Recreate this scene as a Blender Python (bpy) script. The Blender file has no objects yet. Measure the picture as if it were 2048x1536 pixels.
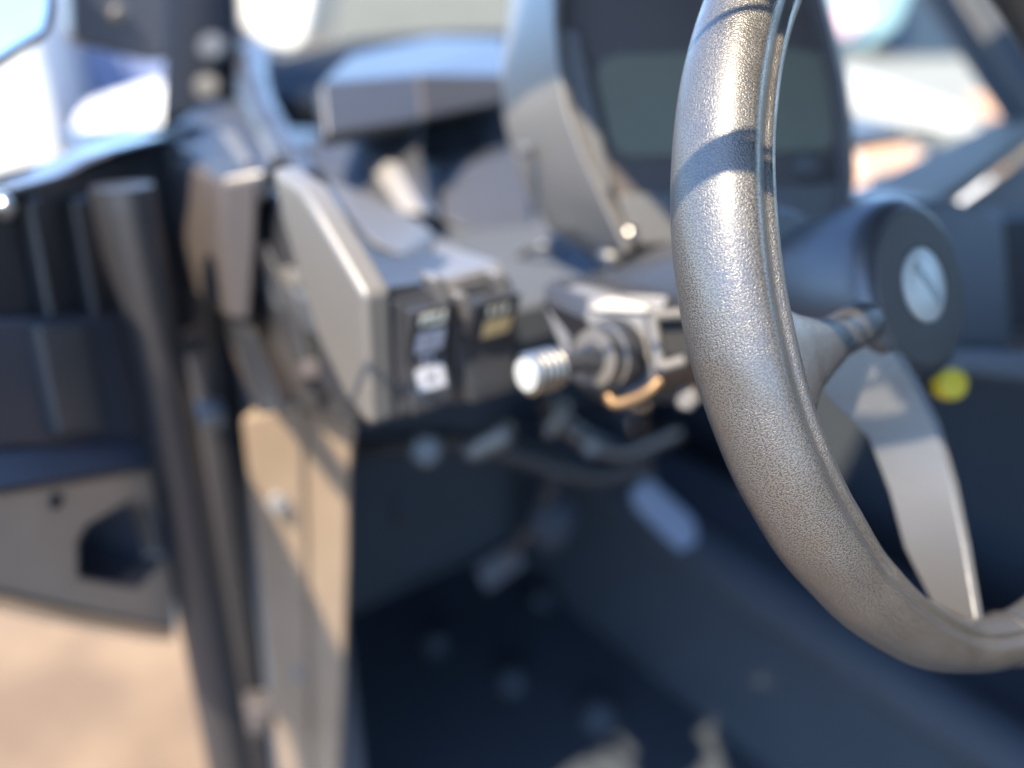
import bpy, bmesh, math, random
from mathutils import Vector, Matrix
R = math.radians
random.seed(7)
scene = bpy.context.scene

# ------------------------------------------------------------------ camera
# world axes: X = vehicle right, Y = vehicle forward, Z = up, ground at Z = 0
PITCH, YAW, CAM_H, FPX = R(25.0), R(37.5), 1.25, 1600.0
CAM = Vector((0, 0, CAM_H))
C_R = Vector((math.cos(YAW), -math.sin(YAW), 0))
C_H = Vector((math.sin(YAW), math.cos(YAW), 0))
C_F = C_H * math.cos(PITCH) + Vector((0, 0, -math.sin(PITCH)))
C_D = C_H * -math.sin(PITCH) + Vector((0, 0, -math.cos(PITCH)))
cd = bpy.data.cameras.new('camera'); cam = bpy.data.objects.new('camera', cd)
scene.collection.objects.link(cam); scene.camera = cam
cd.sensor_width = 36.0; cd.lens = FPX / 2048 * 36.0
cd.clip_start = 0.02; cd.clip_end = 500
cam.matrix_world = Matrix((
    (C_R.x, -C_D.x, -C_F.x, CAM.x), (C_R.y, -C_D.y, -C_F.y, CAM.y),
    (C_R.z, -C_D.z, -C_F.z, CAM.z), (0, 0, 0, 1)))
cd.dof.use_dof = True
cd.dof.focus_distance = 0.278
cd.dof.aperture_fstop = cd.lens / 11.0      # 11 mm pupil

# ------------------------------------------------------------------ light
SUN_EL, SUN_SWING = R(58.0), R(-20.0)          # swing from straight left, + is towards the front
sh = Vector((-math.cos(SUN_SWING), math.sin(SUN_SWING), 0))
SUN = (sh * math.cos(SUN_EL) + Vector((0, 0, math.sin(SUN_EL)))).normalized()
world = bpy.data.worlds.new('World'); scene.world = world; world.use_nodes = True
wn = world.node_tree.nodes; wl = world.node_tree.links
sky = wn.new('ShaderNodeTexSky'); sky.sky_type = 'NISHITA'; sky.sun_disc = False
sky.sun_elevation = SUN_EL; sky.sun_rotation = math.atan2(SUN.x, SUN.y)
sky.altitude = 300; sky.air_density = 1.0; sky.dust_density = 0.4; sky.ozone_density = 2.5
wn['Background'].inputs['Strength'].default_value = 0.15
wb = wn.new('ShaderNodeMix'); wb.data_type = 'RGBA'; wb.blend_type = 'MULTIPLY'; wb.inputs['Factor'].default_value = 1.0
wb.inputs['B'].default_value = (0.86, 0.97, 1.10, 1)          # the camera's daylight white balance leaves the sky deep blue
wl.new(sky.outputs[0], wb.inputs['A']); wl.new(wb.outputs['Result'], wn['Background'].inputs['Color'])
sd = bpy.data.lights.new('sun', 'SUN'); sd.energy = 3.2; sd.angle = R(0.53); sd.color = (1.0, 0.85, 0.64)
so = bpy.data.objects.new('sun', sd); scene.collection.objects.link(so)
so.rotation_euler = SUN.to_track_quat('Z', 'Y').to_euler(); so.location = (-3, 0, 4)
scene.view_settings.view_transform = 'Standard'; scene.view_settings.look = 'None'
scene.view_settings.exposure = 2.45; scene.view_settings.gamma = 1.0
scene.view_settings.use_curve_mapping = False

# ------------------------------------------------------------------ helpers
def ray(px, py):
    return C_R * ((px - 1024) / FPX) + C_D * ((py - 768) / FPX) + C_F
def W(px, py, z):
    return CAM + ray(px, py) * z
def onplane(px, py, p0, n):
    d = ray(px, py)
    return CAM + d * ((p0 - CAM).dot(n) / d.dot(n))
def cam2w(v):
    return C_R * v[0] + C_D * v[1] + C_F * v[2]

def tag(o, label=None, cat=None, group=None, kind=None):
    if label: o['label'] = label
    if cat: o['category'] = cat
    if group: o['group'] = group
    if kind: o['kind'] = kind
    return o
def thing(name, label, cat, loc, group=None):
    o = bpy.data.objects.new(name, None); o.empty_display_size = 0.02
    scene.collection.objects.link(o); o.location = loc
    return tag(o, label, cat, group)
def origin(o):
    v = Vector((0, 0, 0))
    while o is not None:
        v += o.location; o = o.parent
    return v
def link_mesh(name, me, mat, par, bevel=0.0, sharp=35, seg=2):
    o = bpy.data.objects.new(name, me); scene.collection.objects.link(o)
    if par is not None:
        off = origin(par); me.transform(Matrix.Translation(-off)); o.parent = par
    me.materials.append(MATS[mat])
    if sharp is not None:
        for p in me.polygons: p.use_smooth = True
        me.set_sharp_from_angle(angle=R(sharp))
    if bevel > 0:
        m = o.modifiers.new('bevel', 'BEVEL'); m.width = bevel; m.segments = seg
        m.limit_method = 'ANGLE'; m.angle_limit = R(25); m.harden_normals = True
    return o
def finish(name, bm, mat, par, bevel=0.0, sharp=35, seg=2):
    bmesh.ops.recalc_face_normals(bm, faces=bm.faces)
    me = bpy.data.meshes.new(name); bm.to_mesh(me); bm.free()
    return link_mesh(name, me, mat, par, bevel, sharp, seg)
def slab(name, pts, vec, mat, par=None, bevel=0.002, sharp=35, seg=2):
    """polygon given by points, pushed back along vec (a vector, or a depth along its own normal away from the camera)"""
    pts = [Vector(p) for p in pts]
    if not isinstance(vec, Vector):
        n = Vector((0, 0, 0))
        for i in range(len(pts)):
            n += (pts[i] - pts[0]).cross(pts[(i + 1) % len(pts)] - pts[0])
        n.normalize()
        c = sum(pts, Vector()) / len(pts)
        if n.dot(c - CAM) < 0: n = -n
        vec = n * vec
    bm = bmesh.new()
    a = [bm.verts.new(p) for p in pts]; b = [bm.verts.new(p + vec) for p in pts]
    N = len(pts)
    bm.faces.new(a); bm.faces.new(b[::-1])
    for i in range(N):
        bm.faces.new((a[i], b[i], b[(i + 1) % N], a[(i + 1) % N]))
    return finish(name, bm, mat, par, bevel, sharp, seg)
def smooth_path(pts, n=8):
    pts = [Vector(p) for p in pts]
    if len(pts) < 3: return pts
    out = []
    P = [pts[0] * 2 - pts[1]] + pts + [pts[-1] * 2 - pts[-2]]
    for i in range(1, len(P) - 2):
        for k in range(n):
            t = k / n; p0, p1, p2, p3 = P[i - 1], P[i], P[i + 1], P[i + 2]
            out.append(0.5 * ((2 * p1) + (p2 - p0) * t + (2 * p0 - 5 * p1 + 4 * p2 - p3) * t * t + (3 * p1 - p0 - 3 * p2 + p3) * t ** 3))
    out.append(pts[-1])
    return out
def tube(name, pts, r, mat, par=None, seg=16, smooth=True, squash=1.0):
    path = smooth_path(pts) if smooth else [Vector(p) for p in pts]
    rad = r if isinstance(r, (list, tuple)) else [r] * len(path)
    if len(rad) != len(path):
        rad = [rad[min(len(rad) - 1, int(i / (len(path) - 1) * (len(rad) - 1) + 0.5))] for i in range(len(path))]
    bm = bmesh.new(); rings = []
    t0 = (path[1] - path[0]).normalized()
    up = Vector((0, 0, 1)) if abs(t0.z) < 0.9 else Vector((1, 0, 0))
    x = t0.cross(up).normalized()
    for i, p in enumerate(path):
        t = (path[min(i + 1, len(path) - 1)] - path[max(i - 1, 0)]).normalized()
        x = (x - t * x.dot(t)).normalized(); y = t.cross(x)
        rings.append([bm.verts.new(p + (x * math.cos(a) + y * math.sin(a) * squash) * rad[i]) for a in (2 * math.pi * k / seg for k in range(seg))])
    for a, b in zip(rings, rings[1:]):
        for k in range(seg):
            bm.faces.new((a[k], a[(k + 1) % seg], b[(k + 1) % seg], b[k]))
    bm.faces.new(rings[0][::-1]); bm.faces.new(rings[-1])
    return finish(name, bm, mat, par, 0, 50)
def lathe(name, p0, axis, prof, mat, par=None, seg=32, sharp=35, stretch=None):
    """prof: list of (distance along axis, radius)"""
    axis = Vector(axis).normalized()
    up = Vector((0, 0, 1)) if abs(axis.z) < 0.9 else Vector((1, 0, 0))
    x = axis.cross(up).normalized(); y = axis.cross(x)
    bm = bmesh.new(); rings = []
    for s, r in prof:
        c = Vector(p0) + axis * s
        rings.append([bm.verts.new(c + (x * math.cos(a) + y * math.sin(a)) * max(r, 1e-5)) for a in (2 * math.pi * k / seg for k in range(seg))])
    for a, b in zip(rings, rings[1:]):
        for k in range(seg):
            bm.faces.new((a[k], a[(k + 1) % seg], b[(k + 1) % seg], b[k]))
    bm.faces.new(rings[0][::-1]); bm.faces.new(rings[-1])
    return finish(name, bm, mat, par, 0, sharp)
def box(name, c, s, mat, par=None, bevel=0.01, rz=0.0):
    bm = bmesh.new(); bmesh.ops.create_cube(bm, size=1.0)
    bmesh.ops.scale(bm, vec=s, verts=bm.verts)
    bmesh.ops.rotate(bm, cent=(0, 0, 0), matrix=Matrix.Rotation(rz, 3, 'Z'), verts=bm.verts)
    bmesh.ops.translate(bm, vec=c, verts=bm.verts)
    return finish(name, bm, mat, par, bevel)
def bolt(par, p, n, r, mat='dull_steel'):
    n = Vector(n).normalized()
    return lathe('bolt', p, n, [(-0.004, r * 1.35), (0.0012, r * 1.35), (0.0015, r), (r * 0.55, r * 0.95), (r * 0.8, r * 0.7), (r * 0.8, r * 0.45), (r * 0.4, r * 0.4)], mat, par, seg=20)

# ------------------------------------------------------------------ materials
MATS = {}
def mat(name, col, rough=0.45, metal=0.0, spec=0.5, grain=None, vary=0.12, vary_scale=14.0, coat=0.0, alpha=None):
    m = bpy.data.materials.new(name); m.use_nodes = True
    nt = m.node_tree; N = nt.nodes; L = nt.links; b = N['Principled BSDF']
    b.inputs['Roughness'].default_value = rough; b.inputs['Metallic'].default_value = metal
    b.inputs['Specular IOR Level'].default_value = spec; b.inputs['Coat Weight'].default_value = coat
    tc = N.new('ShaderNodeTexCoord')
    nz = N.new('ShaderNodeTexNoise'); nz.inputs['Scale'].default_value = vary_scale; nz.inputs['Detail'].default_value = 5
    L.new(tc.outputs['Object'], nz.inputs['Vector'])
    mx = N.new('ShaderNodeMix'); mx.data_type = 'RGBA'
    lo = tuple(max(0, c * (1 - vary)) for c in col); hi = tuple(min(1, c * (1 + vary)) for c in col)
    mx.inputs['A'].default_value = (*lo, 1); mx.inputs['B'].default_value = (*hi, 1)
    L.new(nz.outputs['Fac'], mx.inputs['Factor']); L.new(mx.outputs['Result'], b.inputs['Base Color'])
    if grain:
        sc, dist = grain
        g = N.new('ShaderNodeTexNoise'); g.inputs['Scale'].default_value = sc; g.inputs['Detail'].default_value = 2
        L.new(tc.outputs['Object'], g.inputs['Vector'])
        bp = N.new('ShaderNodeBump'); bp.inputs['Distance'].default_value = dist; bp.inputs['Strength'].default_value = 0.6
        L.new(g.outputs['Fac'], bp.inputs['Height']); L.new(bp.outputs['Normal'], b.inputs['Normal'])
    MATS[name] = m
    return m
mat('black_plastic', (0.022, 0.023, 0.026), 0.40, spec=0.8, grain=(700, 0.0004))
mat('grey_plastic', (0.060, 0.060, 0.060), 0.42, spec=0.8, grain=(700, 0.0004))
mat('lit_plastic', (0.095, 0.090, 0.083), 0.38, spec=0.9, grain=(700, 0.0004))  # lit copy of the black plastic, sunlight put into the colour
mat('gloss_black', (0.014, 0.015, 0.017), 0.22)
mat('black_tube', (0.022, 0.022, 0.024), 0.36, spec=0.7)
mat('console_vinyl', (0.036, 0.042, 0.052), 0.7, spec=0.25)
mat('floor_mat', (0.035, 0.042, 0.052), 0.85, spec=0.15)  # blue tint of the hazy footwell shadows put into the colour
mat('shade_black', (0.0035, 0.006, 0.011), 0.85, spec=0.15)  # near-black navy; shade put into the colour of pillar and hood
mat('haze_black', (0.055, 0.062, 0.072), 0.8, spec=0.2)  # black lifted towards blue, the haze over the shadows put into the colour
mat('rail_trim', (0.05, 0.05, 0.055), 0.16)
mat('dash_dust', (0.16, 0.145, 0.115), 0.75, spec=0.2)
mat('pillar_brown', (0.045, 0.038, 0.036), 0.6, spec=0.4, grain=(700, 0.0004))
mat('hub_black', (0.042, 0.041, 0.038), 0.62, spec=0.35, grain=(900, 0.0003))
mat('sunlit_plastic', (0.105, 0.098, 0.086), 0.42, spec=0.8, grain=(700, 0.0003))  # black plastic of the dash end, paler to carry the sun on it
mat('flat_black', (0.012, 0.012, 0.013), 0.6)
mat('rubber', (0.006, 0.007, 0.009), 0.6)
mat('steel', (0.55, 0.54, 0.52), 0.3, metal=1.0)
mat('brushed', (0.22, 0.215, 0.20), 0.42, metal=1.0)
mat('dark_brass', (0.12, 0.09, 0.06), 0.5)
mat('dull_steel', (0.13, 0.125, 0.12), 0.5, metal=0.2)
mat('ground_glint', (0.16, 0.10, 0.05), 0.45, metal=0.6)  # warm reflection of the ground put into the strap colour
mat('white_print', (0.32, 0.33, 0.36), 0.5)
mat('amber_print', (0.55, 0.40, 0.18), 0.5)
mat('dark_print', (0.03, 0.03, 0.035), 0.5)
mat('cream_print', (0.6, 0.58, 0.45), 0.5)
mat('yellow', (0.45, 0.35, 0.008), 0.45)
mat('emblem', (0.36, 0.37, 0.34), 0.4, metal=0.2)
mat('mirror_glass', (0.4, 0.41, 0.43), 0.05, metal=1.0)
mat('grey_mat', (0.05, 0.053, 0.066), 0.45, spec=0.7)
mat('white_paint', (0.52, 0.51, 0.47), 0.35, coat=0.4)
mat('cream_paint', (0.29, 0.285, 0.24), 0.35, coat=0.4)
mat('blue_paint', (0.17, 0.21, 0.34), 0.4, coat=0.3)
mat('orange_lens', (0.40, 0.24, 0.13), 0.25, coat=0.5)
mat('red_lens', (0.35, 0.04, 0.04), 0.25, coat=0.5)
mat('pink_lens', (0.42, 0.30, 0.29), 0.3, coat=0.5)
mat('teal_paint', (0.15, 0.24, 0.23), 0.35, coat=0.4)
mat('sage_wall', (0.125, 0.13, 0.11), 0.8, vary_scale=1.0)
mat('dusty_lit_plastic', (0.34, 0.26, 0.195), 0.5, grain=(700, 0.0004), vary=0.25)  # dust tan that also carries warm ground bounce in its colour
mat('lip_glow', (0.42, 0.31, 0.21), 0.5)  # light caught by the door's bottom edge, put into a paler tan
mat('dusty_lit_side', (0.19, 0.143, 0.100), 0.5, grain=(700, 0.0004), vary=0.25)  # dust tan, with warm bounce from the ground put into it
mat('pedal_pad', (0.10, 0.14, 0.21), 0.4)
mat('dark_glass', (0.02, 0.03, 0.035), 0.08)
mat('screen', (0.095, 0.098, 0.078), 0.25)

def rim_material():
    m = bpy.data.materials.new('rim_urethane'); m.use_nodes = True; MATS['rim'] = m
    nt = m.node_tree; N = nt.nodes; L = nt.links; b = N['Principled BSDF']
    b.inputs['Roughness'].default_value = 0.42; b.inputs['Specular IOR Level'].default_value = 1.0
    uv = N.new('ShaderNodeUVMap'); uv.uv_map = 'UVMap'
    mp = N.new('ShaderNodeMapping'); mp.inputs['Scale'].default_value = (1.0, 0.82, 1.0)
    L.new(uv.outputs[0], mp.inputs['Vector'])
    def noise(scale, detail, src=mp, dist=0.0):
        n = N.new('ShaderNodeTexNoise'); n.noise_dimensions = '2D'
        n.inputs['Scale'].default_value = scale; n.inputs['Detail'].default_value = detail; n.inputs['Distortion'].default_value = dist
        L.new(src.outputs[0], n.inputs['Vector']); return n
    n1 = noise(1850, 0.6, dist=0.35)
    rmp = N.new('ShaderNodeMapRange'); rmp.interpolation_type = 'SMOOTHSTEP'
    rmp.inputs['From Min'].default_value = 0.36; rmp.inputs['From Max'].default_value = 0.60
    L.new(n1.outputs['Fac'], rmp.inputs['Value'])
    n2 = noise(3600, 1.0)
    ad = N.new('ShaderNodeMath'); ad.operation = 'MULTIPLY_ADD'; ad.inputs[1].default_value = 0.12
    L.new(n2.outputs['Fac'], ad.inputs[0]); L.new(rmp.outputs[0], ad.inputs[2])
    bp = N.new('ShaderNodeBump'); bp.inputs['Distance'].default_value = 0.000085; bp.inputs['Strength'].default_value = 1.0
    n4 = noise(60, 3)
    wr = N.new('ShaderNodeMapRange'); wr.inputs['From Min'].default_value = 0.3; wr.inputs['From Max'].default_value = 0.7
    wr.inputs['To Min'].default_value = 0.45; wr.inputs['To Max'].default_value = 1.0
    L.new(n4.outputs['Fac'], wr.inputs['Value']); L.new(wr.outputs[0], bp.inputs['Strength'])
    rg = N.new('ShaderNodeMapRange'); rg.inputs['From Min'].default_value = 0.3; rg.inputs['From Max'].default_value = 0.7
    rg.inputs['To Min'].default_value = 0.31; rg.inputs['To Max'].default_value = 0.43
    L.new(n4.outputs['Fac'], rg.inputs['Value']); L.new(rg.outputs[0], b.inputs['Roughness'])
    L.new(ad.outputs[0], bp.inputs['Height']); L.new(bp.outputs['Normal'], b.inputs['Normal'])
    # slight wear: handled areas a little paler
    n3 = noise(22, 4)
    mx = N.new('ShaderNodeMix'); mx.data_type = 'RGBA'
    mx.inputs['A'].default_value = (0.040, 0.037, 0.033, 1); mx.inputs['B'].default_value = (0.085, 0.078, 0.067, 1)
    L.new(n3.outputs['Fac'], mx.inputs['Factor'])
    # the pits are a little darker
    mx2 = N.new('ShaderNodeMix'); mx2.data_type = 'RGBA'; mx2.inputs['A'].default_value = (0.024, 0.022, 0.020, 1)
    L.new(rmp.outputs[0], mx2.inputs['Factor']); L.new(mx.outputs['Result'], mx2.inputs['B'])
    L.new(mx2.outputs['Result'], b.inputs['Base Color'])
rim_material()

def ground_material():
    m = bpy.data.materials.new('sandy_ground'); m.use_nodes = True; MATS['ground'] = m
    nt = m.node_tree; N = nt.nodes; L = nt.links; b = N['Principled BSDF']
    b.inputs['Roughness'].default_value = 0.9
    tc = N.new('ShaderNodeTexCoord')
    n = N.new('ShaderNodeTexNoise'); n.inputs['Scale'].default_value = 3.2; n.inputs['Detail'].default_value = 8
    L.new(tc.outputs['Object'], n.inputs['Vector'])
    r = N.new('ShaderNodeValToRGB')
    r.color_ramp.elements[0].position = 0.40; r.color_ramp.elements[0].color = (0.100, 0.066, 0.039, 1)
    r.color_ramp.elements[1].position = 0.62; r.color_ramp.elements[1].color = (0.150, 0.103, 0.060, 1)
    L.new(n.outputs['Fac'], r.inputs['Fac']); L.new(r.outputs[0], b.inputs['Base Color'])
    bp = N.new('ShaderNodeBump'); bp.inputs['Distance'].default_value = 0.02
    L.new(n.outputs['Fac'], bp.inputs['Height']); L.new(bp.outputs['Normal'], b.inputs['Normal'])
ground_material()

# ------------------------------------------------------------------ ground
GZ = -0.2
bm = bmesh.new(); bmesh.ops.create_grid(bm, x_segments=2, y_segments=2, size=200)
g = finish('ground', bm, 'ground', None, 0, None); g.location.z = GZ; tag(g, 'sandy tan ground beyond the open door', kind='structure')

# ================================================================== steering wheel
wc = CAM + cam2w((0.2212553, -0.0565353, 0.38209501))
wu = cam2w((-0.7918571, 0.24217509, -0.56063675)); wv = cam2w((0.24547946, 0.96680527, 0.0709042)); wnn = cam2w((0.55919779, -0.08147881, -0.82502063))
RW = 0.175
wheel = thing('steering_wheel', 'black pebble-grained steering wheel in sharp focus, its left side nearest', 'steering wheel', wc)
def wp(a, b, c):                                  # wheel coordinates: 9 o'clock, 6 o'clock, toward the driver
    return wc + wu * a + wv * b + wnn * c
def Q(px, py, off):                               # pixel on a plane parallel to the wheel
    return onplane(px, py, wc + wnn * off, wnn)

RT = [(-180, .0165), (-125, .0135), (-90, .0165), (-60, .0182), (-44, .0188), (-26, .0195), (-11, .0202), (0, .0203), (12, .0195), (24, .0186), (35, .0166), (49, .0147), (65, .0120), (90, .0112), (115, .0122), (135, .0150), (180, .0203)]
def rr(deg):
    d = (deg + 180) % 360 - 180
    for (a, ra), (b, rb) in zip(RT, RT[1:]):
        if a <= d <= b:
            t = (d - a) / (b - a); t = t * t * (3 - 2 * t)
            return ra + (rb - ra) * t
    return RT[0][1]
def sstep(a, b, x):
    t = min(1, max(0, (x - a) / (b - a))); return t * t * (3 - 2 * t)
def profile(phi, deg):
    """section radius factor; phi from the driver-facing direction, + towards the hub"""
    p = (phi + 180) % 360 - 180
    d = (deg + 180) % 360 - 180
    lo = sstep(5, 50, d) * (1 - sstep(100, 140, d))            # the lower left of the rim
    cr = 2 + 22 * lo + (4 * sstep(0, 60, -d) if d < 0 else 0)   # where the moulded groove runs
    k = 1.0 - (0.20 + 0.02 * lo) * sstep(cr - 27, cr + 1, p)     # wall rolling into the groove
    k += (0.085 + 0.07 * lo) * sstep(cr + 1, cr + 11, p)         # lip on the hub side of it
    k -= 0.03 * sstep(cr + 16, cr + 34, p)
    e0, e1 = 120 - 40 * lo, 168 - 40 * lo
    k += (0.145 - 0.05 * lo) * sstep(e0, e1, p)
    k -= 0.025 * sstep(-175, -120, p) * (1 - sstep(-80, -40, p))
    return k
def make_rim():
    NT, NP = 480, 240
    bm = bmesh.new(); uvl = bm.loops.layers.uv.new('UVMap')
    rings = []
    for i in range(NT):
        deg = 360 * i / NT; t = R(deg)
        er = wu * math.cos(t) + wv * math.sin(t); c = wc + er * RW; r0 = rr(deg)
        ring = []
        for j in range(NP):
            phi = 360 * j / NP - 180; a = R(phi)
            rad = r0 * profile(phi, deg)
            ring.append(bm.verts.new(c + (wnn * math.cos(a) - er * math.sin(a)) * rad))
        rings.append(ring)
    for i in range(NT):
        A, B = rings[i], rings[(i + 1) % NT]
        for j in range(NP):
            f = bm.faces.new((A[j], A[(j + 1) % NP], B[(j + 1) % NP], B[j])); f.smooth = True
            s0, s1 = i / NT * 2 * math.pi * RW, (i + 1) / NT * 2 * math.pi * RW
            q0, q1 = j / NP * 2 * math.pi * 0.019, (j + 1) / NP * 2 * math.pi * 0.019
            for lp, uv in zip(f.loops, ((s0, q0), (s0, q1), (s1, q1), (s1, q0))): lp[uvl].uv = uv
    bmesh.ops.recalc_face_normals(bm, faces=bm.faces)
    me = bpy.data.meshes.new('rim'); bm.to_mesh(me); bm.free()
    return link_mesh('rim', me, 'rim', wheel, 0, None)
rim = make_rim()
for p in rim.data.polygons: p.use_smooth = True
def rim_ring(name, deg0, deg1, grow, matname, par):
    bm = bmesh.new(); rings = []
    n, m = 5, 48
    for i in range(n):
        deg = deg0 + (deg1 - deg0) * i / (n - 1); t = R(deg); er = wu * math.cos(t) + wv * math.sin(t)
        g = grow if 0 < i < n - 1 else -0.0006
        rings.append([bm.verts.new(wc + er * RW + (wnn * math.cos(a) - er * math.sin(a)) * (rr(deg) * profile(math.degrees(a), deg) + g)) for a in (2 * math.pi * k / m for k in range(m))])
    for a, b in zip(rings, rings[1:]):
        for k in range(m): bm.faces.new((a[k], a[(k + 1) % m], b[(k + 1) % m], b[k]))
    return finish(name, bm, matname, par, 0, 60)
rim_ring('seam_ring', 75.2, 76.6, 0.0014, 'flat_black', rim)

def add_uv(o, scale=1.0):
    me = o.data; uvl = me.uv_layers.new(name='UVMap')
    for p in me.polygons:
        for li in p.loop_indices:
            co = me.vertices[me.loops[li].vertex_index].co
            uvl.data[li].uv = (co.dot(wu), co.dot(wv) + co.dot(wnn))
def loft(name, secs, matname, par, sharp=40, bevel=0.0):
    bm = bmesh.new(); rings = [[bm.verts.new(p) for p in s] for s in secs]; m = len(secs[0])
    for a, b in zip(rings, rings[1:]):
        for k in range(m): bm.faces.new((a[k], a[(k + 1) % m], b[(k + 1) % m], b[k]))
    bm.faces.new(rings[0][::-1]); bm.faces.new(rings[-1])
    return finish(name, bm, matname, par, bevel, sharp)
def sec(c, du, dv, hu, hv, m=20, e=2.8):
    """superellipse section"""
    out = []
    for k in range(m):
        a = 2 * math.pi * k / m; ca, sa = math.cos(a), math.sin(a)
        out.append(c + du * (hu * math.copysign(abs(ca) ** (2 / e), ca)) + dv * (hv * math.copysign(abs(sa) ** (2 / e), sa)))
    return out
# side spokes: broad and webbed where they leave the rim, drawn to a slim arm at the hub
for s in (1,):
    secs = []
    for (a, b, n, hb, hn) in [(0.176, 0.016, -0.004, .038, .009), (0.160, 0.016, -0.004, .032, .0085), (0.148, 0.0155, -.005, .025, .008), (0.135, 0.013, -0.008, .017, .0085), (0.115, 0.0135, -0.014, .0125, .0085), (0.09, 0.0135, -0.022, .0095, .0085), (0.05, 0.013, -0.032, .010, .009), (0.03, 0.012, -0.034, .012, .009)]:
        secs.append(sec(wp(s * a, b, n), wv, wnn, hb, hn))
    sp = loft('spoke', secs, 'rim', wheel, 60); add_uv(sp)
# lower spoke: a deep plate from the hub to the bottom of the rim
secs = []
for (b, hf, nf, hb, nb) in [(.012, .046, -.027, .076, -.058), (.03, .041, -.025, .070, -.055), (.046, .035, -.023, .064, -.050), (.07, .029, -.020, .047, -.045), (.10, .034, -.015, .044, -.042), (.127, .044, -.010, .048, -.038), (.155, .062, -.002, .047, -.030), (.172, .068, .0, .05, -.018)]:
    secs.append([(hf, b, nf), (hb, b, nb), (hb - .006, b, nb + .001), (hf - .006, b, nf + .001)])
for s in (1,):
    loft('spoke', [[wp(s * a, b, n) for a, b, n in q] for q in secs], 'grey_plastic', wheel, 30, 0.0015)
# hub
hub = lathe('hub', wp(0.006, 0.005, -0.024), -wnn, [(0.0, .034), (0.0, .0405), (0.0015, .0435), (0.005, .0465), (0.011, .0485), (0.03, .049), (0.055, .047), (0.075, .036), (.10, .033)], 'black_plastic', wheel, seg=64, sharp=30)
lathe('hub_cap', wp(0.006, 0.005, -0.0225), -wnn, [(0.0, .021), (-0.0008, .024), (0.0, .027), (0.0, .036), (0.0006, .039), (0.003, .0405)], 'hub_black', wheel, seg=64, sharp=30)
em = lathe('emblem', wp(0.008, 0.004, -0.022), wnn, [(-0.003, .0185), (0.0012, .0185), (0.0022, .017), (0.0028, .008), (0.003, .001)], 'emblem', wheel, seg=48, sharp=30)
e0 = wp(0.008, 0.004, -0.0188)
d1 = (wu * 0.6 - wv * 0.8).normalized(); d2 = wnn.cross(d1)
slab('emblem_bar', [e0 + d1 * .013 + d2 * .0028, e0 + d1 * .013 - d2 * .0028, e0 - d1 * .013 - d2 * .0028, e0 - d1 * .013 + d2 * .0028], wnn * -0.0008, 'brushed', em, 0.0002)

# ================================================================== fixed column behind the wheel
col = thing('steering_column', 'black plastic steering column shroud running forward behind the wheel hub', 'steering column', wp(0, 0, -.13))
lathe('shroud', wp(0, 0, -0.10), -wnn, [(0, .052), (0.004, .056), (.05, .055), (.16, .05), (.17, .03)], 'black_plastic', col, seg=48, sharp=30)

# ================================================================== dashboard
Fv = Vector((0, 1, 0)); Rv = Vector((1, 0, 0)); Uv = Vector((0, 0, 1))
corner = W(740, 860, 0.47)
b0 = corner.y
def Pb(px, py, b=None): return onplane(px, py, Vector((0, b0 if b is None else b, 0)), Fv)
a0 = corner.x
def Pa(px, py, a=None): return onplane(px, py, Vector((a0 if a is None else a, 0, 0)), Rv)
dash = thing('dashboard', 'angular black dashboard with two rocker switches and a sunlit faceted left end', 'dashboard', W(800, 800, 0.6))
# switch panel, facing the driver
slab('switch_panel', [Pb(729, 590), Pb(900, 566), Pb(985, 548), Pb(1036, 585), Pb(1034, 772), Pb(742, 858)], Fv * 0.07, 'black_plastic', dash, 0.004)
# lit left end
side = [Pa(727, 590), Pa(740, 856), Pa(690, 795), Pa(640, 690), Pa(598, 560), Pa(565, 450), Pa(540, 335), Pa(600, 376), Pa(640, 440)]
slab('end_panel', side, Rv * 0.018, 'sunlit_plastic', dash, 0.0045, seg=3)
# sunk top of the switch pod, a ledge and raised right half given the sunlit colour
slab('pod_top', [Pb(733, 586), Pb(757, 574), W(797, 512, .565), W(742, 484, .565), W(697, 438, .575), W(655, 372, .60)], Vector((0.0, 0.0, -0.02)), 'black_plastic', dash, 0.002)
slab('step_ledge', [W(653, 358, .615), W(697, 373, .64), W(803, 420, .66), W(860, 456, .63), W(799, 509, .56), W(742, 482, .56), W(697, 434, .572)], Vector((0.01, 0, -0.012)), 'lit_plastic', dash, 0.003)
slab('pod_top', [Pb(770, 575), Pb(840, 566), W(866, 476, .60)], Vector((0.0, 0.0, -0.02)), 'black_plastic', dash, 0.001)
slab('pod_top', [Pb(846, 568), Pb(879, 566), Pb(985, 550), Pb(1034, 572), W(1000, 532, .50), W(930, 498, .54), W(868, 474, .60)], Vector((0.0, 0.0, -0.02)), 'lit_plastic', dash, 0.004)
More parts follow.
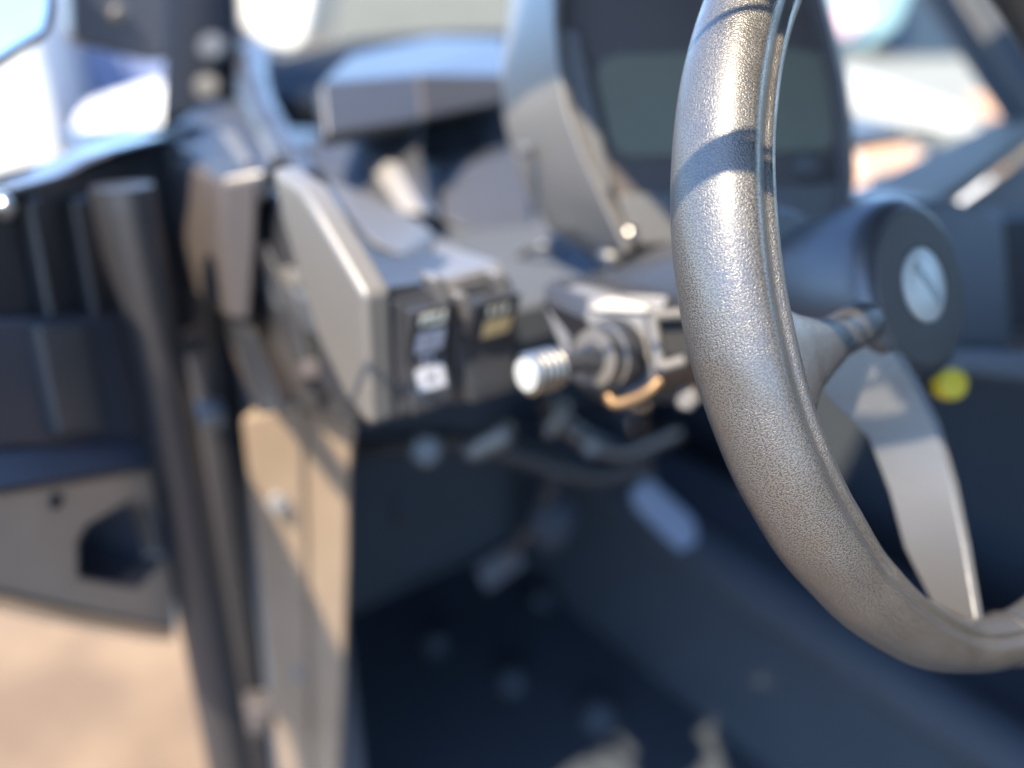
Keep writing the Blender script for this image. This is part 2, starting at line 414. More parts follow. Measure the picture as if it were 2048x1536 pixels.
# rocker switches
def rocker(px0, px1, py0, py1, kind):
    p = [Pb(px0, py0, b0 - .001), Pb(px1, py0 - 10, b0 - .001), Pb(px1 + 14, py1 - 12, b0 - .001), Pb(px0 + 14, py1, b0 - .001)]
    # bezel frame
    ctr = sum(p, Vector()) / 4
    x0 = min(q.x for q in p); x1 = max(q.x for q in p); z0 = min(q.z for q in p); z1 = max(q.z for q in p)
    root = slab('rocker_switch', [Vector((x0, b0 - .004, z0)), Vector((x1, b0 - .004, z0)), Vector((x1, b0 - .004, z1)), Vector((x0, b0 - .004, z1))], Fv * 0.006, 'black_plastic', dash, 0.002)
    # curved paddle
    bm = bmesh.new(); rows = []; n = 14; m = 0.0035
    for i in range(n + 1):
        t = i / n; z = z0 + m + (z1 - z0 - 2 * m) * t
        y = b0 - .004 - .0075 * (0.5 + 0.5 * math.cos(2 * math.pi * t)) - .004 * t - 0.002
        rows.append((bm.verts.new((x0 + m, y, z)), bm.verts.new((x1 - m, y, z)), bm.verts.new((x1 - m, b0, z)), bm.verts.new((x0 + m, b0, z))))
    for a, b in zip(rows, rows[1:]):
        for k in range(4): bm.faces.new((a[k], a[(k + 1) % 4], b[(k + 1) % 4], b[k]))
    bm.faces.new(rows[0][::-1]); bm.faces.new(rows[-1])
    finish('paddle', bm, 'black_plastic', root, 0.001)
    def yy(t): return b0 - .004 - .0075 * (0.5 + 0.5 * math.cos(2 * math.pi * t)) - .004 * t - 0.0024
    def tile(t0, t1, xa, xb, mt, name, lift=0.0):
        za = z0 + m + (z1 - z0 - 2 * m) * t0; zb = z0 + m + (z1 - z0 - 2 * m) * t1
        w = x1 - x0
        slab(name, [Vector((x0 + w * xa, yy(t0) - lift, za)), Vector((x0 + w * xb, yy(t0) - lift, za)), Vector((x0 + w * xb, yy(t1) - lift, zb)), Vector((x0 + w * xa, yy(t1) - lift, zb))], Fv * 0.0006, mt, root, 0.0, None)
    if kind == 0:
        for (t0, t1) in ((.55, .77), (.20, .40)):
            tile(t0, t1, .26, .80, 'white_print', 'icon')
            tm = (t0 + t1) / 2
            tile(tm - .055, tm + .055, .44, .47, 'dark_print', 'icon_mark', .0004); tile(tm - .055, tm + .055, .58, .61, 'dark_print', 'icon_mark', .0004)
            tile(tm - .012, tm + .012, .47, .58, 'dark_print', 'icon_mark', .0004)
        tile(.43, .52, .40, .44, 'white_print', 'icon'); tile(.43, .52, .58, .62, 'white_print', 'icon'); tile(.465, .49, .44, .58, 'white_print', 'icon')
        tile(.84, .95, .26, .33, 'cream_print', 'icon'); tile(.90, .95, .33, .60, 'cream_print', 'icon'); tile(.83, .87, .40, .76, 'cream_print', 'icon'); tile(.87, .95, .68, .76, 'cream_print', 'icon')
    else:
        tile(.60, .79, .34, .82, 'amber_print', 'icon')
        for x in (.36, .50, .64): tile(.84, .92, x, x + .06, 'cream_print', 'icon')
    return root
rocker(782, 880, 600, 812, 0)
rocker(905, 1005, 585, 785, 1)
# raised dividers beside the switches, sunlit on top
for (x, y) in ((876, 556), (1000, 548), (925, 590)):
    slab('divider', [Pb(x - 14, y, b0 - .012), Pb(x + 14, y - 4, b0 - .012), Pb(x + 34, y + 52, b0 - .012), Pb(x + 12, y + 60, b0 - .012)], Fv * 0.016, 'lit_plastic', dash, 0.003)
# left pillar cover, rear face and its lower facet
pcz = .60
slab('pillar_cover', [W(440, 358, pcz), W(524, 345, pcz), W(520, 470, .615), W(505, 650, .635), W(456, 642, .63), W(436, 480, .61)], Fv * 0.12, 'pillar_brown', dash, 0.006)
slab('pillar_facet', [W(457, 646, .63), W(515, 655, .63), W(572, 822, .55), W(518, 832, .565)], Vector((0.02, .10, 0.0)), 'gloss_black', dash, 0.003)
slab('recess_panel', [W(528, 350, .64), W(560, 400, .62), W(610, 590, .60), W(720, 850, .56), W(600, 830, .64), W(560, 800, .66), W(505, 470, .66)], Fv * 0.04, 'black_plastic', dash, 0.003)
slab('recess_rib', [W(512, 478, .63), W(528, 478, .625), W(590, 610, .60), W(640, 800, .585), W(622, 800, .59), W(572, 612, .605)], Fv * 0.012, 'black_plastic', dash, 0.002)
slab('recess_rib', [W(572, 545, .612), W(600, 540, .60), W(612, 572, .597), W(580, 580, .61)], Fv * 0.02, 'lit_plastic', dash, 0.003)
lathe('fastener', W(625, 740, .575), W(625, 740, .575) - W(610, 750, .60), [(-.01, .009), (0, .009), (.003, .007), (.004, .003)], 'pillar_brown', dash, seg=20)
# cowl top over the pillar cover
slab('cowl_top', [W(328, 262, .74), W(440, 356, .60), W(535, 338, .60), W(560, 290, .64), W(500, 195, .80), W(410, 200, .86)], Vector((0, 0.0, -0.025)), 'black_plastic', dash, 0.006)
for q in ([(442, 268, .71), (470, 274, .70), (506, 332, .615), (488, 340, .61)], [(515, 272, .685), (532, 278, .68), (556, 326, .62), (540, 332, .615)]):
    slab('cowl_sun_patch', [W(*v) for v in q], Vector((0, 0.0, -0.012)), 'lit_plastic', dash, 0.002).location.z += 0.005  # sunlit patches of the cowl, laid on as lighter pieces
# rounded dash edge that carries the sky
ed = [W(505, 110, .98), W(506, 170, .84), W(530, 235, .73), W(575, 300, .65), W(625, 360, .59)]
tube('dash_edge', ed, [.018, .017, .015, .012, .009], 'black_plastic', dash, 14)
# centre pod box
k0, k1, k2 = W(640, 165, .69), W(836, 146, .74), W(1010, 150, .84)
l0, l1, l2 = W(650, 272, .672), W(846, 240, .725), W(1010, 205, .85)
t0, t1, t2 = W(700, 110, .98), W(860, 74, 1.08), W(1010, 76, 1.04)
slab('pod_left_face', [k0, k1, l1, l0], 0.02, 'black_plastic', dash, 0.004)
slab('pod_right_face', [k1, k2, l2, l1], 0.02, 'pillar_brown', dash, 0.004)
slab('pod_lid', [k0, k1, k2, t2, t1, t0], Vector((0, 0, -0.02)), 'black_plastic', dash, 0.004)
# stepped faces below it
slab('step_face', [W(650, 285, .80), W(838, 262, .74), W(870, 440, .72), W(790, 430, .70), W(660, 372, .72)], Fv * 0.05, 'black_plastic', dash, 0.004)
slab('sun_patch_facet', [W(722, 312, .735), W(796, 325, .72), W(850, 428, .70), W(800, 424, .695)], Vector((0.03, 0.02, -.01)), 'lit_plastic', dash, 0.002)  # wedge added for a patch of sun, in the lit colour
slab('centre_panel', [W(885, 335, .80), W(1050, 300, .82), W(1075, 470, .78), W(930, 465, .76), W(880, 440, .76)], Fv * 0.04, 'black_plastic', dash, 0.005)
box('cowl_deck', (.80, 1.11, 1.06), (1.15, .81, .03), 'black_plastic', dash, .006)
box('dash_body', (.50, .80, 1.045), (.56, .76, .03), 'haze_black', dash, .004)
slab('centre_cavity', [W(840, 200, .95), W(1400, 150, 1.0), W(1400, 600, .95), W(840, 560, .85)], Fv * 0.02, 'flat_black', dash, 0.0)
# right side of the dash, behind the hub
slab('right_panel', [W(1700, 400, .62), W(1905, 402, .62), W(2010, 425, .66), W(2030, 700, .70), W(1920, 700, .64), W(1700, 720, .60)], Fv * 0.06, 'black_plastic', dash, 0.006)
slab('right_recess', [W(2012, 440, .70), W(2300, 400, .80), W(2300, 700, .8), W(2016, 655, .72)], Fv * 0.03, 'flat_black', dash, 0.004)
slab('right_ledge', [W(1905, 702, .62), W(2300, 720, .74), W(2300, 800, .72), W(1880, 745, .62)], Fv * 0.05, 'grey_plastic', dash, 0.005)
slab('dash_top', [W(1600, 398, .80), W(1880, 396, .72), W(2048, 275, .95), W(2300, 90, 1.4), W(1700, 385, 1.0)], Vector((0, 0, -0.02)), 'dash_dust', dash, 0.004)
slab('dash_shelf', [W(1880, 398, .74), W(2048, 285, .95), W(2300, 120, 1.3), W(2400, 300, 1.1), W(2010, 425, .72)], Vector((0, 0, -0.02)), 'dash_dust', dash, 0.004).location.z -= .02

# ================================================================== instrument display
disp = thing('instrument_display', 'hooded instrument display with dull green screen behind the rim', 'display', W(1400, 400, .60))
dz = .56
Lf = [(1108, -60), (1106, 40), (1112, 120), (1130, 215), (1160, 300), (1192, 370), (1228, 450), (1252, 505)]
Lb = [(1030, -60), (1012, 60), (1003, 150), (1006, 230), (1022, 310), (1058, 400), (1098, 462), (1195, 522)]
secs = []
for (fx, fy), (bx, by) in zip(Lf, Lb):
    pf = W(fx, fy, .535); pb = W(bx, by, .625); nr = Rv * .008
    mid = (pf + pb) / 2 + Vector((-.0035, -.002, 0))
    secs.append([pf, mid, pb, pb + nr, mid + nr, pf + nr])
loft('hood_side', secs, 'lit_plastic', disp, 25, 0.0015)
bolt(disp, W(1050, 300, .578), W(1050, 300, .578) - W(1100, 300, .60), .004, 'grey_plastic')
# face frame
def D(px, py, dd=0.0): return W(px, py, .545 + dd + (px - 1110) * 4.5e-5)
slab('bezel', [D(1112, 60), D(1160, 60), D(1168, 95), D(1228, 370), D(1216, 392), D(1160, 290), D(1128, 200)], 0.03, 'grey_plastic', disp, 0.003)
slab('face_plate', [D(1106, -60, .012), D(1640, -60, .012), D(1672, 60, .012), D(1704, 250, .012), D(1706, 360, .012), D(1684, 490, .012), D(1256, 505, .012), D(1228, 440, .012), D(1180, 340, .012), D(1130, 200, .012)], 0.03, 'pillar_brown', disp, 0.004)
slab('screen', [D(1192, 150, .009), D(1206, 118, .009), D(1240, 108, .009), D(1590, 96, .009), D(1636, 104, .009), D(1654, 130, .009), D(1668, 280, .009), D(1655, 300, .009), D(1270, 312, .009), D(1236, 306, .009), D(1218, 275, .009)], 0.003, 'screen', disp, 0.001)
slab('lower_panel', [D(1232, 388, .006), D(1690, 362, .006), D(1680, 485, .006), D(1268, 492, .006)], 0.02, 'grey_plastic', disp, 0.003)
Rf = [(1636, -60), (1668, 60), (1690, 160), (1702, 250), (1706, 360), (1684, 492)]
secs = []
for fx, fy in Rf:
    pf = D(fx - 34, fy, .006); pm = D(fx - 6, fy, -.006); pb = D(fx + 6, fy, .03)
    secs.append([pf, pm, pb, pb + C_F * .01, pf + C_F * .01])
loft('hood_right', secs, 'pillar_brown', disp, 25, 0.002)
lathe('button', D(1614, 335, .008), D(1614, 335) - D(1614, 335, .01), [(0, .010), (.003, .010), (.004, .008)], 'flat_black', disp, seg=20)
bolt(disp, D(1258, 468, .004), D(1, 1) - D(1, 1, .01), .005, 'steel')
tube('cable', [W(1005, 555, .70), W(1040, 510, .68), W(1085, 492, .66), W(1130, 500, .67)], .004, 'grey_plastic', disp, 10)
lathe('mount_stud', W(1225, 500, .55), W(1215, 580, .56) - W(1225, 500, .55), [(0, .008), (.003, .011), (.006, .011), (.008, .006), (.016, .006), (.017, .010), (.024, .010), (.026, .006), (.03, .006)], 'brushed', disp, seg=16)

# ================================================================== column lever with ribbed knob
lev = thing('control_lever', 'short lever with ribbed silver knob on the left of the steering column', 'lever', W(1250, 700, .45))
kp = W(1052, 750, .412); kax = (W(1260, 697, .46) - kp).normalized()
prof = [(0, .004), (0, .0095), (.001, .0108)]
s = .001
for i in range(4):
    prof += [(s + .0005, .0118), (s + .0026, .0118), (s + .0031, .0106), (s + .0039, .0106)]; s += .0044
prof += [(s + .001, .0115), (s + .003, .009), (s + .004, .006)]
lathe('knob', kp, kax, prof, 'brushed', lev, seg=40, sharp=25)
lathe('knob_face', kp - kax * .0006, kax, [(0, .004), (0.0002, .0088), (.001, .009)], 'emblem', lev, seg=32)
lathe('shaft', kp + kax * .017, kax, [(0, .0055), (.022, .006), (.030, .008), (.038, .0115), (.046, .0145)], 'black_plastic', lev, seg=24)
for d, r in ((.049, .016), (.057, .0185)):
    lathe('collar_ring', kp + kax * d, kax, [(0, r - .003), (.0005, r), (.003, r), (.0035, r - .003)], 'lit_plastic', lev, seg=32)
lathe('boot', kp + kax * .051, kax, [(0, .016), (.006, .0165), (.007, .019), (.016, .0205), (.02, .019)], 'black_plastic', lev, seg=32)
slab('housing', [W(1172, 640, .46), W(1180, 600, .46), W(1215, 586, .47), W(1340, 592, .46), W(1318, 640, .45), W(1322, 760, .455), W(1300, 785, .455), W(1240, 808, .46), W(1215, 790, .465), W(1205, 700, .47)], Fv * 0.04, 'black_plastic', lev, 0.004)
slab('housing_cap', [W(1225, 590, .458), W(1298, 605, .448), W(1312, 632, .446), W(1180, 628, .46), W(1185, 604, .46)], Fv * 0.03, 'lit_plastic', lev, 0.003)
tube('clamp_strap', [W(1212, 775, .452), W(1226, 806, .448), W(1262, 800, .444), W(1300, 780, .44), W(1322, 756, .44)], .0032, 'ground_glint', lev, 12)
for pts in ([(1304, 632), (1320, 735)], [(1320, 735), (1366, 722)], [(1304, 632), (1362, 628)]):
    tube('bracket', [W(*pts[0], .43), W(*pts[1], .432)], .0032, 'dull_steel', lev, 10, smooth=False)
slab('bracket_plate', [W(1312, 636, .436), W(1400, 632, .44), W(1400, 722, .44), W(1326, 732, .436)], Fv * .01, 'flat_black', lev, .001)
lathe('lock_nut', W(1372, 800, .45), W(1372, 800, .45) - W(1380, 790, .46), [(-.01, .007), (0, .007), (.002, .005)], 'dull_steel', lev, seg=6)

# yellow knob beside the column
yk = thing('yellow_knob', 'small round yellow knob below the wheel hub', 'knob', W(1898, 772, .50))
yax = (W(1898, 768, .50) - W(1870, 772, .515)).normalized() * 0.4 - C_F * 0.6
lathe('cap', W(1903, 768, .50) , yax, [(-.007, .009), (-.006, .0098), (.001, .0098), (.003, .0085), (.0036, .003)], 'yellow', yk, seg=32)
lathe('stem', W(1872, 772, .512), W(1899, 768, .50) - W(1872, 772, .512), [(-.03, .0035), (.006, .0035)], 'flat_black', yk, seg=12)

# ================================================================== vehicle body: side, footwell, floor
body = thing('vehicle_body', 'black vehicle frame and footwell under the dashboard with bolted side panel', 'vehicle body', Vector((.2, .6, .45)))
tube('pillar_tube', [W(352, 255, .74), W(400, 560, .78), W(425, 800, .84), W(462, 1150, .93), W(510, 1560, 1.06)], .026, 'black_tube', body, 20)
tube('pillar_glint', [W(352, 330, .70), W(372, 420, .71), W(395, 545, .73)], .006, 'lit_plastic', body, 10)  # pale strip standing for the lit edge of the pillar tube
slab('side_panel', [W(478, 838, .66), W(605, 800, .63), W(612, 1100, .73), W(620, 1560, .92), W(558, 1560, .94), W(510, 1100, .76)], Vector((.06, .05, 0)), 'dusty_lit_side', body, 0.006)
slab('side_panel_return', [W(609, 805, .635), W(712, 852, .62), W(700, 960, .66), W(698, 1120, .72), W(680, 1560, .90), W(624, 1560, .925), W(616, 1100, .735)], Vector((.03, .06, 0)), 'dusty_lit_side', body, 0.005)
for p, z in (((560, 1005), .70), ((604, 1336), .83)):
    bolt(body, W(*p, z), W(*p, z - .02) - W(*p, z) , .0075, 'dull_steel')
for p, z in (((380, 692), .78), ((515, 1445), .98)):
    bolt(body, W(*p, z - .03), C_F * -1, .008, 'pillar_brown')
slab('hinge_plate', [W(378, 826, .77), W(450, 822, .77), W(455, 858, .775), W(382, 860, .775)], Vector((.01, .03, 0)), 'grey_plastic', body, .004)
slab('hinge_plate', [W(480, 1420, .95), W(545, 1415, .95), W(550, 1470, .97), W(486, 1476, .97)], Vector((.01, .03, 0)), 'pillar_brown', body, .004)
# footwell box
fl = .06
def flr(px, py): return onplane(px, py, Vector((0, 0, fl)), Uv)
box('floor', (.84, .35, fl - .02), (1.16, 2.0, .04), 'floor_mat', body, 0.01)
box('firewall', (.84, 1.32, .54), (1.16, .04, 1.0), 'haze_black', body, 0.01)
box('inner_side', (.25, 1.12, .56), (.03, .99, .92), 'haze_black', body, 0.006)
box('far_side', (1.40, .3, .45), (.04, 1.9, .70), 'floor_mat', body, 0.006)
tube('console_edge', [Vector((.95, 1.2, .42)), Vector((.94, .5, .40)), Vector((.94, -.1, .40))], .045, 'console_vinyl', body, 16)
box('console', (1.06, .5, .23), (.24, 1.4, .36), 'floor_mat', body, .02)
# seats and far door behind the frame edge: they darken what the inner side of the rim looks at
for sx, sy in ((.46, -.28), (1.04, 0)):
    box('seat_cushion', (sx, -.42 + sy, .50), (.46, .50, .22), 'shade_black', body, .05)
    box('seat_back', (sx, -.72 + sy, .95), (.46, .16, .85), 'shade_black', body, .05)
box('far_door', (1.42, -.30, .68), (.05, 1.15, 1.10), 'shade_black', body, .02)
# under-dash hardware
for nm, pts, r, m in (('hose', [(700, 900), (880, 880), (1000, 900), (1180, 950), (1300, 930)], .012, 'rubber'),
                      ('hose', [(1090, 800), (1140, 860), (1240, 905), (1360, 860)], .010, 'black_tube')):
    tube(nm, [W(x, y, .85 + (y - 800) * 2e-4) for x, y in pts], r, m, body)
slab('relay_box', [W(915, 895, .78), W(1010, 840, .77), W(1030, 885, .77), W(935, 930, .78)], .03, 'grey_plastic', body, .008)
slab('relay_box', [W(1078, 860, .80), W(1118, 800, .79), W(1140, 830, .79), W(1098, 890, .80)], .03, 'grey_plastic', body, .008)
lathe('fastener', W(852, 900, .78), W(852, 900, .7) - W(852, 900, .78), [(-.01, .016), (0, .016), (.004, .012)], 'grey_plastic', body, seg=16)
lathe('fastener', W(1182, 895, .78), W(1182, 895, .7) - W(1182, 895, .78), [(-.01, .008), (0, .008), (.003, .006)], 'dull_steel', body, seg=16)

for x, y, r in ((1085, 1195, .022), (1025, 1360, .026), (1200, 1430, .03), (872, 1282, .024), (800, 1010, .012), (1105, 1030, .03), (1500, 1330, .03)):
    q = onplane(x, y, Vector((0, 0, fl + .05)), Uv) if y > 1150 else W(x, y, 1.05)
    lathe('floor_fitting', q, Vector((-.3, -.5, .8)), [(-.06, r), (0, r), (.006, r * .8), (.012, r * .4)], 'floor_mat', body, seg=16)
# ================================================================== pedals
ped = thing('brake_pedal', 'worn bluish metal pedal pad lit in the dark footwell', 'pedal', W(1330, 1040, .98))
slab('pad', [W(1262, 985, .97), W(1300, 958, .97), W(1392, 1040, 1.0), W(1400, 1085, 1.01), W(1362, 1108, 1.01), W(1272, 1020, .98)], .012, 'pedal_pad', ped, .006)
tube('arm', [W(1300, 985, 1.0), W(1290, 900, .98), W(1280, 820, .95)], .008, 'black_tube', ped, 12)
ped2 = thing('throttle_pedal', 'dim dark grey pedal deep in the footwell, left of the bluish pedal', 'pedal', W(990, 1150, 1.1))
slab('pad', [W(950, 1140, 1.08), W(1030, 1090, 1.08), W(1055, 1130, 1.1), W(975, 1190, 1.1)], .014, 'haze_black', ped2, .006)
tube('arm', [W(1000, 1130, 1.1), W(1070, 1040, 1.06), W(1110, 960, 1.02)], .008, 'black_tube', ped2, 12)

# ================================================================== open door
door = thing('vehicle_door', 'open black door with tubular frame and pentagonal cup recess', 'vehicle door', W(345, 900, .8))
dd = (C_R * .09 + C_H * .996).normalized()              # along the door, away from the camera
dn = dd.cross(Uv).normalized()
if dn.dot(C_R) < 0: dn = -dn                            # inner face normal
dp = W(345, 290, .73)
def Do(px, py, off=0.0): return onplane(px, py, dp + dn * off, dn)
def DE(px, py, off=0.0, dh=0.0):                       # free rear end of the door, at the height of a pixel on it
    q = Do(px, py, off); e = dp + dn * off - dd * 1.08
    return Vector((e.x, e.y, q.z + dh))
slab('upper_panel', [DE(0, 375), Do(345, 274), Do(420, 640), DE(0, 660)], dn * -0.02, 'black_plastic', door, .004)
slab('top_rail', [DE(0, 366, .018), Do(120, 350, .018), Do(175, 318, .018), Do(230, 298, .018), Do(340, 268, .018), Do(342, 290, .018), DE(0, 386, .018)], dn * -0.03, 'rail_trim', door, .005)
for x, w in ((60, 26), (150, 34)):
    slab('rib', [Do(x, 395, .012), Do(x + w, 388, .012), Do(x + w + 45, 640, .012), Do(x + 45, 640, .012)], dn * -0.012, 'black_plastic', door, .004)
slab('middle_panel', [DE(0, 640, .012, .05), Do(0, 640, .012), Do(258, 628, .012), Do(330, 890, .012), Do(0, 900, .012), DE(0, 900, .012, .12)], dn * -0.03, 'grey_mat', door, .004)
slab('raised_pad', [Do(78, 652, .02), Do(172, 648, .02), Do(212, 862, .02), Do(122, 868, .02)], dn * -0.01, 'grey_plastic', door, .003)
slab('ledge', [DE(0, 902, .02, .12), Do(0, 902, .02), Do(335, 880, .02), Do(345, 930, .035), Do(0, 985, .035), DE(0, 985, .035, .12)], dn * -0.03, 'grey_mat', door, .004)
# lower panel with the recess
outer = [DE(0, 985, .03, .12), Do(0, 985, .03), Do(325, 935, .03), Do(350, 1130, .03), Do(352, 1262, .03), Do(160, 1222, .03), Do(0, 1182, .03), DE(0, 1182, .03, .30)]
hole = [Do(158, 1085, .03), Do(180, 1050, .03), Do(256, 1006, .03), Do(296, 1010, .03), Do(316, 1065, .03), Do(328, 1112, .03), Do(272, 1172, .03), Do(160, 1152, .03)]
def plate_with_hole(name, outer, hole, back, m, par):
    bm = bmesh.new()
    vo = [bm.verts.new(p) for p in outer]; vh = [bm.verts.new(p) for p in hole]
    es = [bm.edges.new((l[i], l[(i + 1) % len(l)])) for l in (vo, vh) for i in range(len(l))]
    bmesh.ops.triangle_fill(bm, use_beauty=True, edges=es)
    f = [f for f in bm.faces]
    r = bmesh.ops.extrude_face_region(bm, geom=f)
    bmesh.ops.translate(bm, vec=back, verts=[v for v in r['geom'] if isinstance(v, bmesh.types.BMVert)])
    return finish(name, bm, m, par, .003)
lp = plate_with_hole('lower_panel', outer, hole, dn * -0.02, 'dusty_lit_plastic', door)
cc = sum(hole, Vector()) / len(hole)
bm = bmesh.new()
f0 = [bm.verts.new(p) for p in hole]; f1 = [bm.verts.new(p - dn * .02) for p in hole]; f2 = [bm.verts.new(cc + (p - cc) * .72 - dn * .06) for p in hole]
f0b = [bm.verts.new(cc + (p - cc) * 1.06 + dn * .001) for p in hole]
for A, B in ((f0b, f0), (f0, f1), (f1, f2)):
    for i in range(len(hole)):
        bm.faces.new((A[i], A[(i + 1) % len(hole)], B[(i + 1) % len(hole)], B[i]))
bm.faces.new(f2)
finish('cup_recess', bm, 'grey_mat', door, 0, 20)
slab('bottom_lip', [DE(0, 1182, .034, .30), Do(0, 1182, .034), Do(160, 1222, .034), Do(352, 1260, .034), Do(352, 1284, .022), Do(160, 1250, .022), Do(0, 1210, .022), DE(0, 1200, .028, .30)], dn * -.03, 'lip_glow', door, .003)
bolt(door, Do(112, 1002, .031), dn, .004, 'flat_black')
tube('frame_tube', [Do(243, 372, .05), Do(262, 470, .05), Do(330, 800, .05), Do(390, 1130, .05), Do(470, 1580, .05)], .021, 'black_tube', door, 24)
bolt(door, Do(8, 412, .02), dn, .006, 'steel')

# ================================================================== mirror and bracket at the upper left
mir = thing('side_mirror', 'side mirror with pale reflecting glass at the top left corner', 'mirror', W(40, 60, .62))
mo = [(-120, -260), (96, -260), (112, 20), (100, 72), (0, 138), (-120, 190)]
def Mr(px, py, off=0.0): return onplane(px, py, W(60, 60, .57) - Fv * off, Fv)
slab('housing', [Mr(x, y) for x, y in mo], Fv * .14, 'black_plastic', mir, .006)
mi = [(-120, -260), (82, -260), (96, 14), (86, 60), (-8, 118), (-120, 165)]
slab('glass', [Mr(x, y, .004 + (x + 120) * 2.2e-4) for x, y in mi], Fv * .003, 'mirror_glass', mir, .001)
br = thing('mirror_bracket', 'dark blocky bracket with one bolt between mirror and windshield pillar', 'bracket', W(240, 60, .72))
def Br(px, py, off=0.0): return onplane(px, py, W(240, 60, .72) - Fv * off, Fv)
slab('block', [Br(140, -80), Br(335, -80), Br(338, 118), Br(300, 122), Br(160, 88), Br(146, 70)], Fv * .05, 'grey_mat', br, .006)
bolt(br, Br(236, 28, .001), -Fv, .006)
cage = thing('roll_cage', 'black windshield pillar of the roll cage at upper left', 'roll cage', W(405, 150, .95))
tube('pillar', [W(398, 260, .92), W(404, 60, .94), W(400, -300, .98)], .040, 'shade_black', cage, 24)
lathe('fitting', W(415, 176, .89), C_F * -1, [(-.01, .016), (0, .016), (.004, .013), (.006, .004)], 'hub_black', cage, seg=20)
lathe('fitting', W(425, 95, .89), C_F * -1, [(-.01, .016), (0, .016), (.004, .013), (.006, .004)], 'haze_black', cage, seg=20)
tube('far_pillar', [W(1880, -60, 1.05), W(1990, 110, 1.05), W(2090, 255, 1.05), W(2250, 480, 1.05)], .006, 'grey_plastic', cage, 12)
slab('far_pillar_cover', [W(1895, -60, 1.045), W(1995, 95, 1.045), W(2095, 245, 1.045), W(2400, 300, 1.2), W(2400, -60, 1.2)], .05, 'haze_black', cage, .006)

# ================================================================== hood in front of the windshield
hood = thing('front_hood', 'black front hood ahead of the dashboard', 'hood', W(600, 120, 1.3))
slab('panel', [W(440, 190, 1.05), W(470, 90, 1.25), W(560, 112, 1.25), W(700, 78, 1.5), W(860, 66, 1.7), W(1050, 60, 1.8), W(1050, 200, 1.15), W(640, 200, 1.05)], Vector((0, 0, -.04)), 'shade_black', hood, .01)

# ================================================================== things parked beyond
def gp(px, py): return onplane(px, py, Vector((0, 0, GZ)), Uv)
rzc = -YAW
p = W(20, 235, 6.2)
t = thing('white_trailer', 'bright white box trailer at far left above the door', 'trailer', (p.x, p.y, 0))
rt = rzc + R(20); kc = W(98, 200, 5.6); kc.z = 0
cx = kc + Matrix.Rotation(rt, 3, 'Z') @ Vector((-1.1, 1.5, 0))
box('body', (cx.x, cx.y, 1.05 + GZ), (2.2, 3, 1.5), 'white_paint', t, .03, rt)
box('skirt', (cx.x, cx.y, .20 + GZ), (2.0, 2.8, .3), 'dark_print', t, .02, rt)
for sx in (-1, 1):
    q = kc + Matrix.Rotation(rt, 3, 'Z') @ Vector((-1.1 + sx * .98, .9, .3 + GZ))
    lathe('wheel', q, Matrix.Rotation(rt, 3, 'Z') @ Vector((1, 0, 0)), [(-.1, .2), (-.09, .3), (.09, .3), (.1, .2)], 'rubber', t, 24)
t = thing('blue_container', 'flat blue container behind the pale vehicles at left', 'container', gp(260, 200))
cx = W(230, 150, 8.6)
box('body', (cx.x, cx.y, 1.05 + GZ), (3.0, 2.2, 2.1), 'blue_paint', t, .03, rzc)
for k in range(9):
    q = cx + C_R * (-1.32 + .33 * k) - C_H * 1.11
    box('rib', (q.x, q.y, 1.05 + GZ), (.1, .05, 1.9), 'blue_paint', t, .01, rzc)
t = thing('cream_car', 'cream white car with sloping hood left of the windshield pillar', 'car', gp(260, 330))
zc = 5.2
slab('body', [W(138, 322, zc), W(150, 235, zc), W(180, 205, zc), W(300, 168, zc + .1), W(390, 175, zc + .2), W(480, 330, zc + .2)], C_H * 1.6, 'white_paint', t, .05)
slab('fender', [W(152, 330, zc - .15), W(168, 215, zc - .15), W(195, 200, zc - .15), W(250, 262, zc - .15), W(235, 330, zc - .15)], C_H * .14, 'white_paint', t, .03)
slab('bumper', [W(240, 250, zc - .1), W(380, 205, zc - .05), W(395, 232, zc - .05), W(260, 300, zc - .1)], C_H * .1, 'cream_paint', t, .03)
t = thing('white_car', 'pale car fender seen over the hood beside the pillar', 'car', gp(560, 40))
slab('fender', [W(476, -60, 7.5), W(640, -60, 7.5), W(612, 82, 7.5), W(580, 104, 7.5), W(528, 92, 7.5), W(480, 50, 7.5)], C_H * 1.2, 'cream_paint', t, .08)
wallc = W(900, 40, 14)
w = thing('site_wall', 'long sage grey wall far beyond the hood', 'wall', (wallc.x, wallc.y, 0))
box('wall_panel', (wallc.x, wallc.y, 1.2 + GZ), (26, .3, 2.6), 'sage_wall', w, .02, rzc)
# cream trailer seen through the windshield on the right
t = thing('cream_flatbed', 'cream flatbed vehicle with orange marker lamps beyond the windshield', 'trailer', gp(1850, 390))
zr = 4.2
slab('deck', [W(1640, 130, zr + .6), W(1960, 112, zr + .6), W(2060, 300, zr), W(2000, 262, zr), W(1640, 150, zr + .3)], Vector((0, 0, -.1)), 'sage_wall', t, .02)
slab('side_rail', [W(1640, 150, zr), W(1700, 140, zr), W(2040, 258, zr), W(2040, 310, zr), W(1960, 290, zr), W(1640, 215, zr)], C_H * .15, 'cream_paint', t, .03)
slab('side_board', [W(1640, 205, zr + .2), W(1900, 262, zr + .2), W(1960, 345, zr + .2), W(1640, 320, zr + .2)], C_H * .1, 'white_paint', t, .02)
slab('lower_board', [W(1640, 300, zr), W(1840, 306, zr), W(1985, 345, zr), W(1985, 420, zr), W(1640, 420, zr)], C_H * .2, 'white_paint', t, .03)
slab('dark_gap', [W(1842, 250, zr - .02), W(2000, 272, zr - .02), W(1985, 330, zr - .02), W(1930, 335, zr - .02)], C_H * .02, 'sage_wall', t, .01)
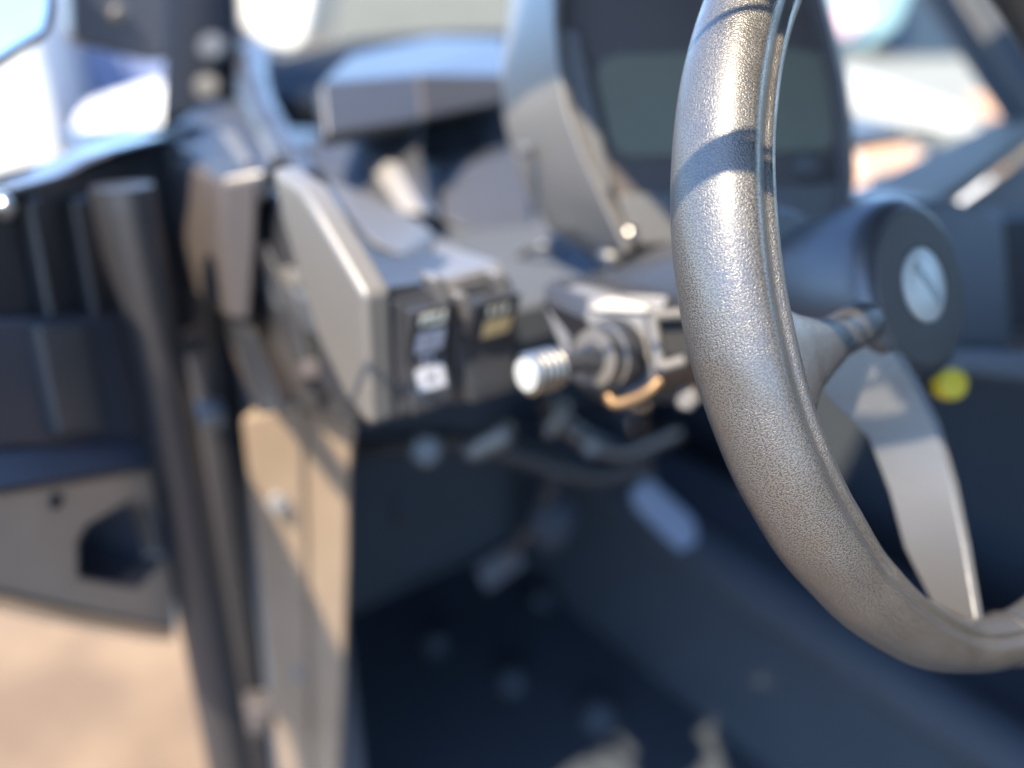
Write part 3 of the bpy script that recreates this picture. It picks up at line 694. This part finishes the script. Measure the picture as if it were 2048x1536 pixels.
slab('dark_box', [W(1962, 256, zr - .08), W(2012, 276, zr - .08), W(1950, 338, zr - .08), W(1930, 330, zr - .08)], C_H * .05, 'dark_print', t, .01)
slab('marker_lamp', [W(1716, 298, zr - .05), W(1836, 292, zr - .05), W(1846, 336, zr - .05), W(1722, 350, zr - .05)], C_H * .04, 'orange_lens', t, .02)
slab('marker_lamp', [W(1704, 350, zr - .05), W(1742, 346, zr - .05), W(1734, 386, zr - .05), W(1704, 386, zr - .05)], C_H * .04, 'orange_lens', t, .02)
slab('marker_lamp', [W(1936, 188, zr - .05), W(2014, 190, zr - .05), W(2022, 238, zr - .05), W(1966, 240, zr - .05)], C_H * .04, 'orange_lens', t, .02)
t = thing('teal_car', 'pale teal car with a pinkish tail lamp at top right', 'car', gp(1700, 60))
zt = 6.5
slab('body', [W(1560, -80, zt), W(1850, -80, zt), W(1800, 60, zt), W(1740, 100, zt), W(1640, 108, zt), W(1560, 60, zt)], C_H * 1.5, 'teal_paint', t, .08)
slab('tail_lamp', [W(1640, 10, zt - .1), W(1735, 0, zt - .1), W(1745, 45, zt - .1), W(1690, 80, zt - .1), W(1655, 62, zt - .1)], C_H * .1, 'pink_lens', t, .04)
slab('lamp_edge', [W(1628, 18, zt - .14), W(1642, 14, zt - .14), W(1660, 62, zt - .14), W(1646, 60, zt - .14)], C_H * .05, 'red_lens', t, .01)
slab('dark_window', [W(1760, 112, zt + .5), W(1850, -60, zt + .5), W(1960, -60, zt + .5), W(2000, 112, zt + .5)], C_H * .3, 'dark_glass', t, .02)

# unseen bars and wires added to throw bands of shade across the rim
def rim_pt(px, py):
    d = ray(px, py); best = None
    for k in range(2000):
        q = CAM + d * (0.2 + k * 0.0001); x = q - wc; rad = x - wnn * x.dot(wnn); c = wc + rad.normalized() * RW
        if (q - c).length < 0.019: return q
    return q
box('roof', (.830, -.50, 1.565), (1.50, 1.40, .03), 'black_plastic', cage, .01)
box('shade_visor', (.87, .325, 1.56), (1.40, .25, .02), 'black_plastic', cage, .006)  # unseen panel added to keep the sun off the display
def shade_bar(name, A, B, dist, r, ext, mt='black_tube'):
    a, b = rim_pt(*A) + SUN * dist, rim_pt(*B) + SUN * dist
    v = (b - a).normalized()
    tube(name, [a - v * ext, b + v * ext], r, mt, cage, 14, smooth=False)
shade_bar('shade_rod', (1352, 392), (1500, 315), .27, .0055, .35)
shade_bar('shade_wire', (1365, 345), (1500, 268), .27, .0014, .35, 'rubber')
shade_bar('shade_wire', (1385, 85), (1500, 15), .27, .0016, .35, 'rubber')
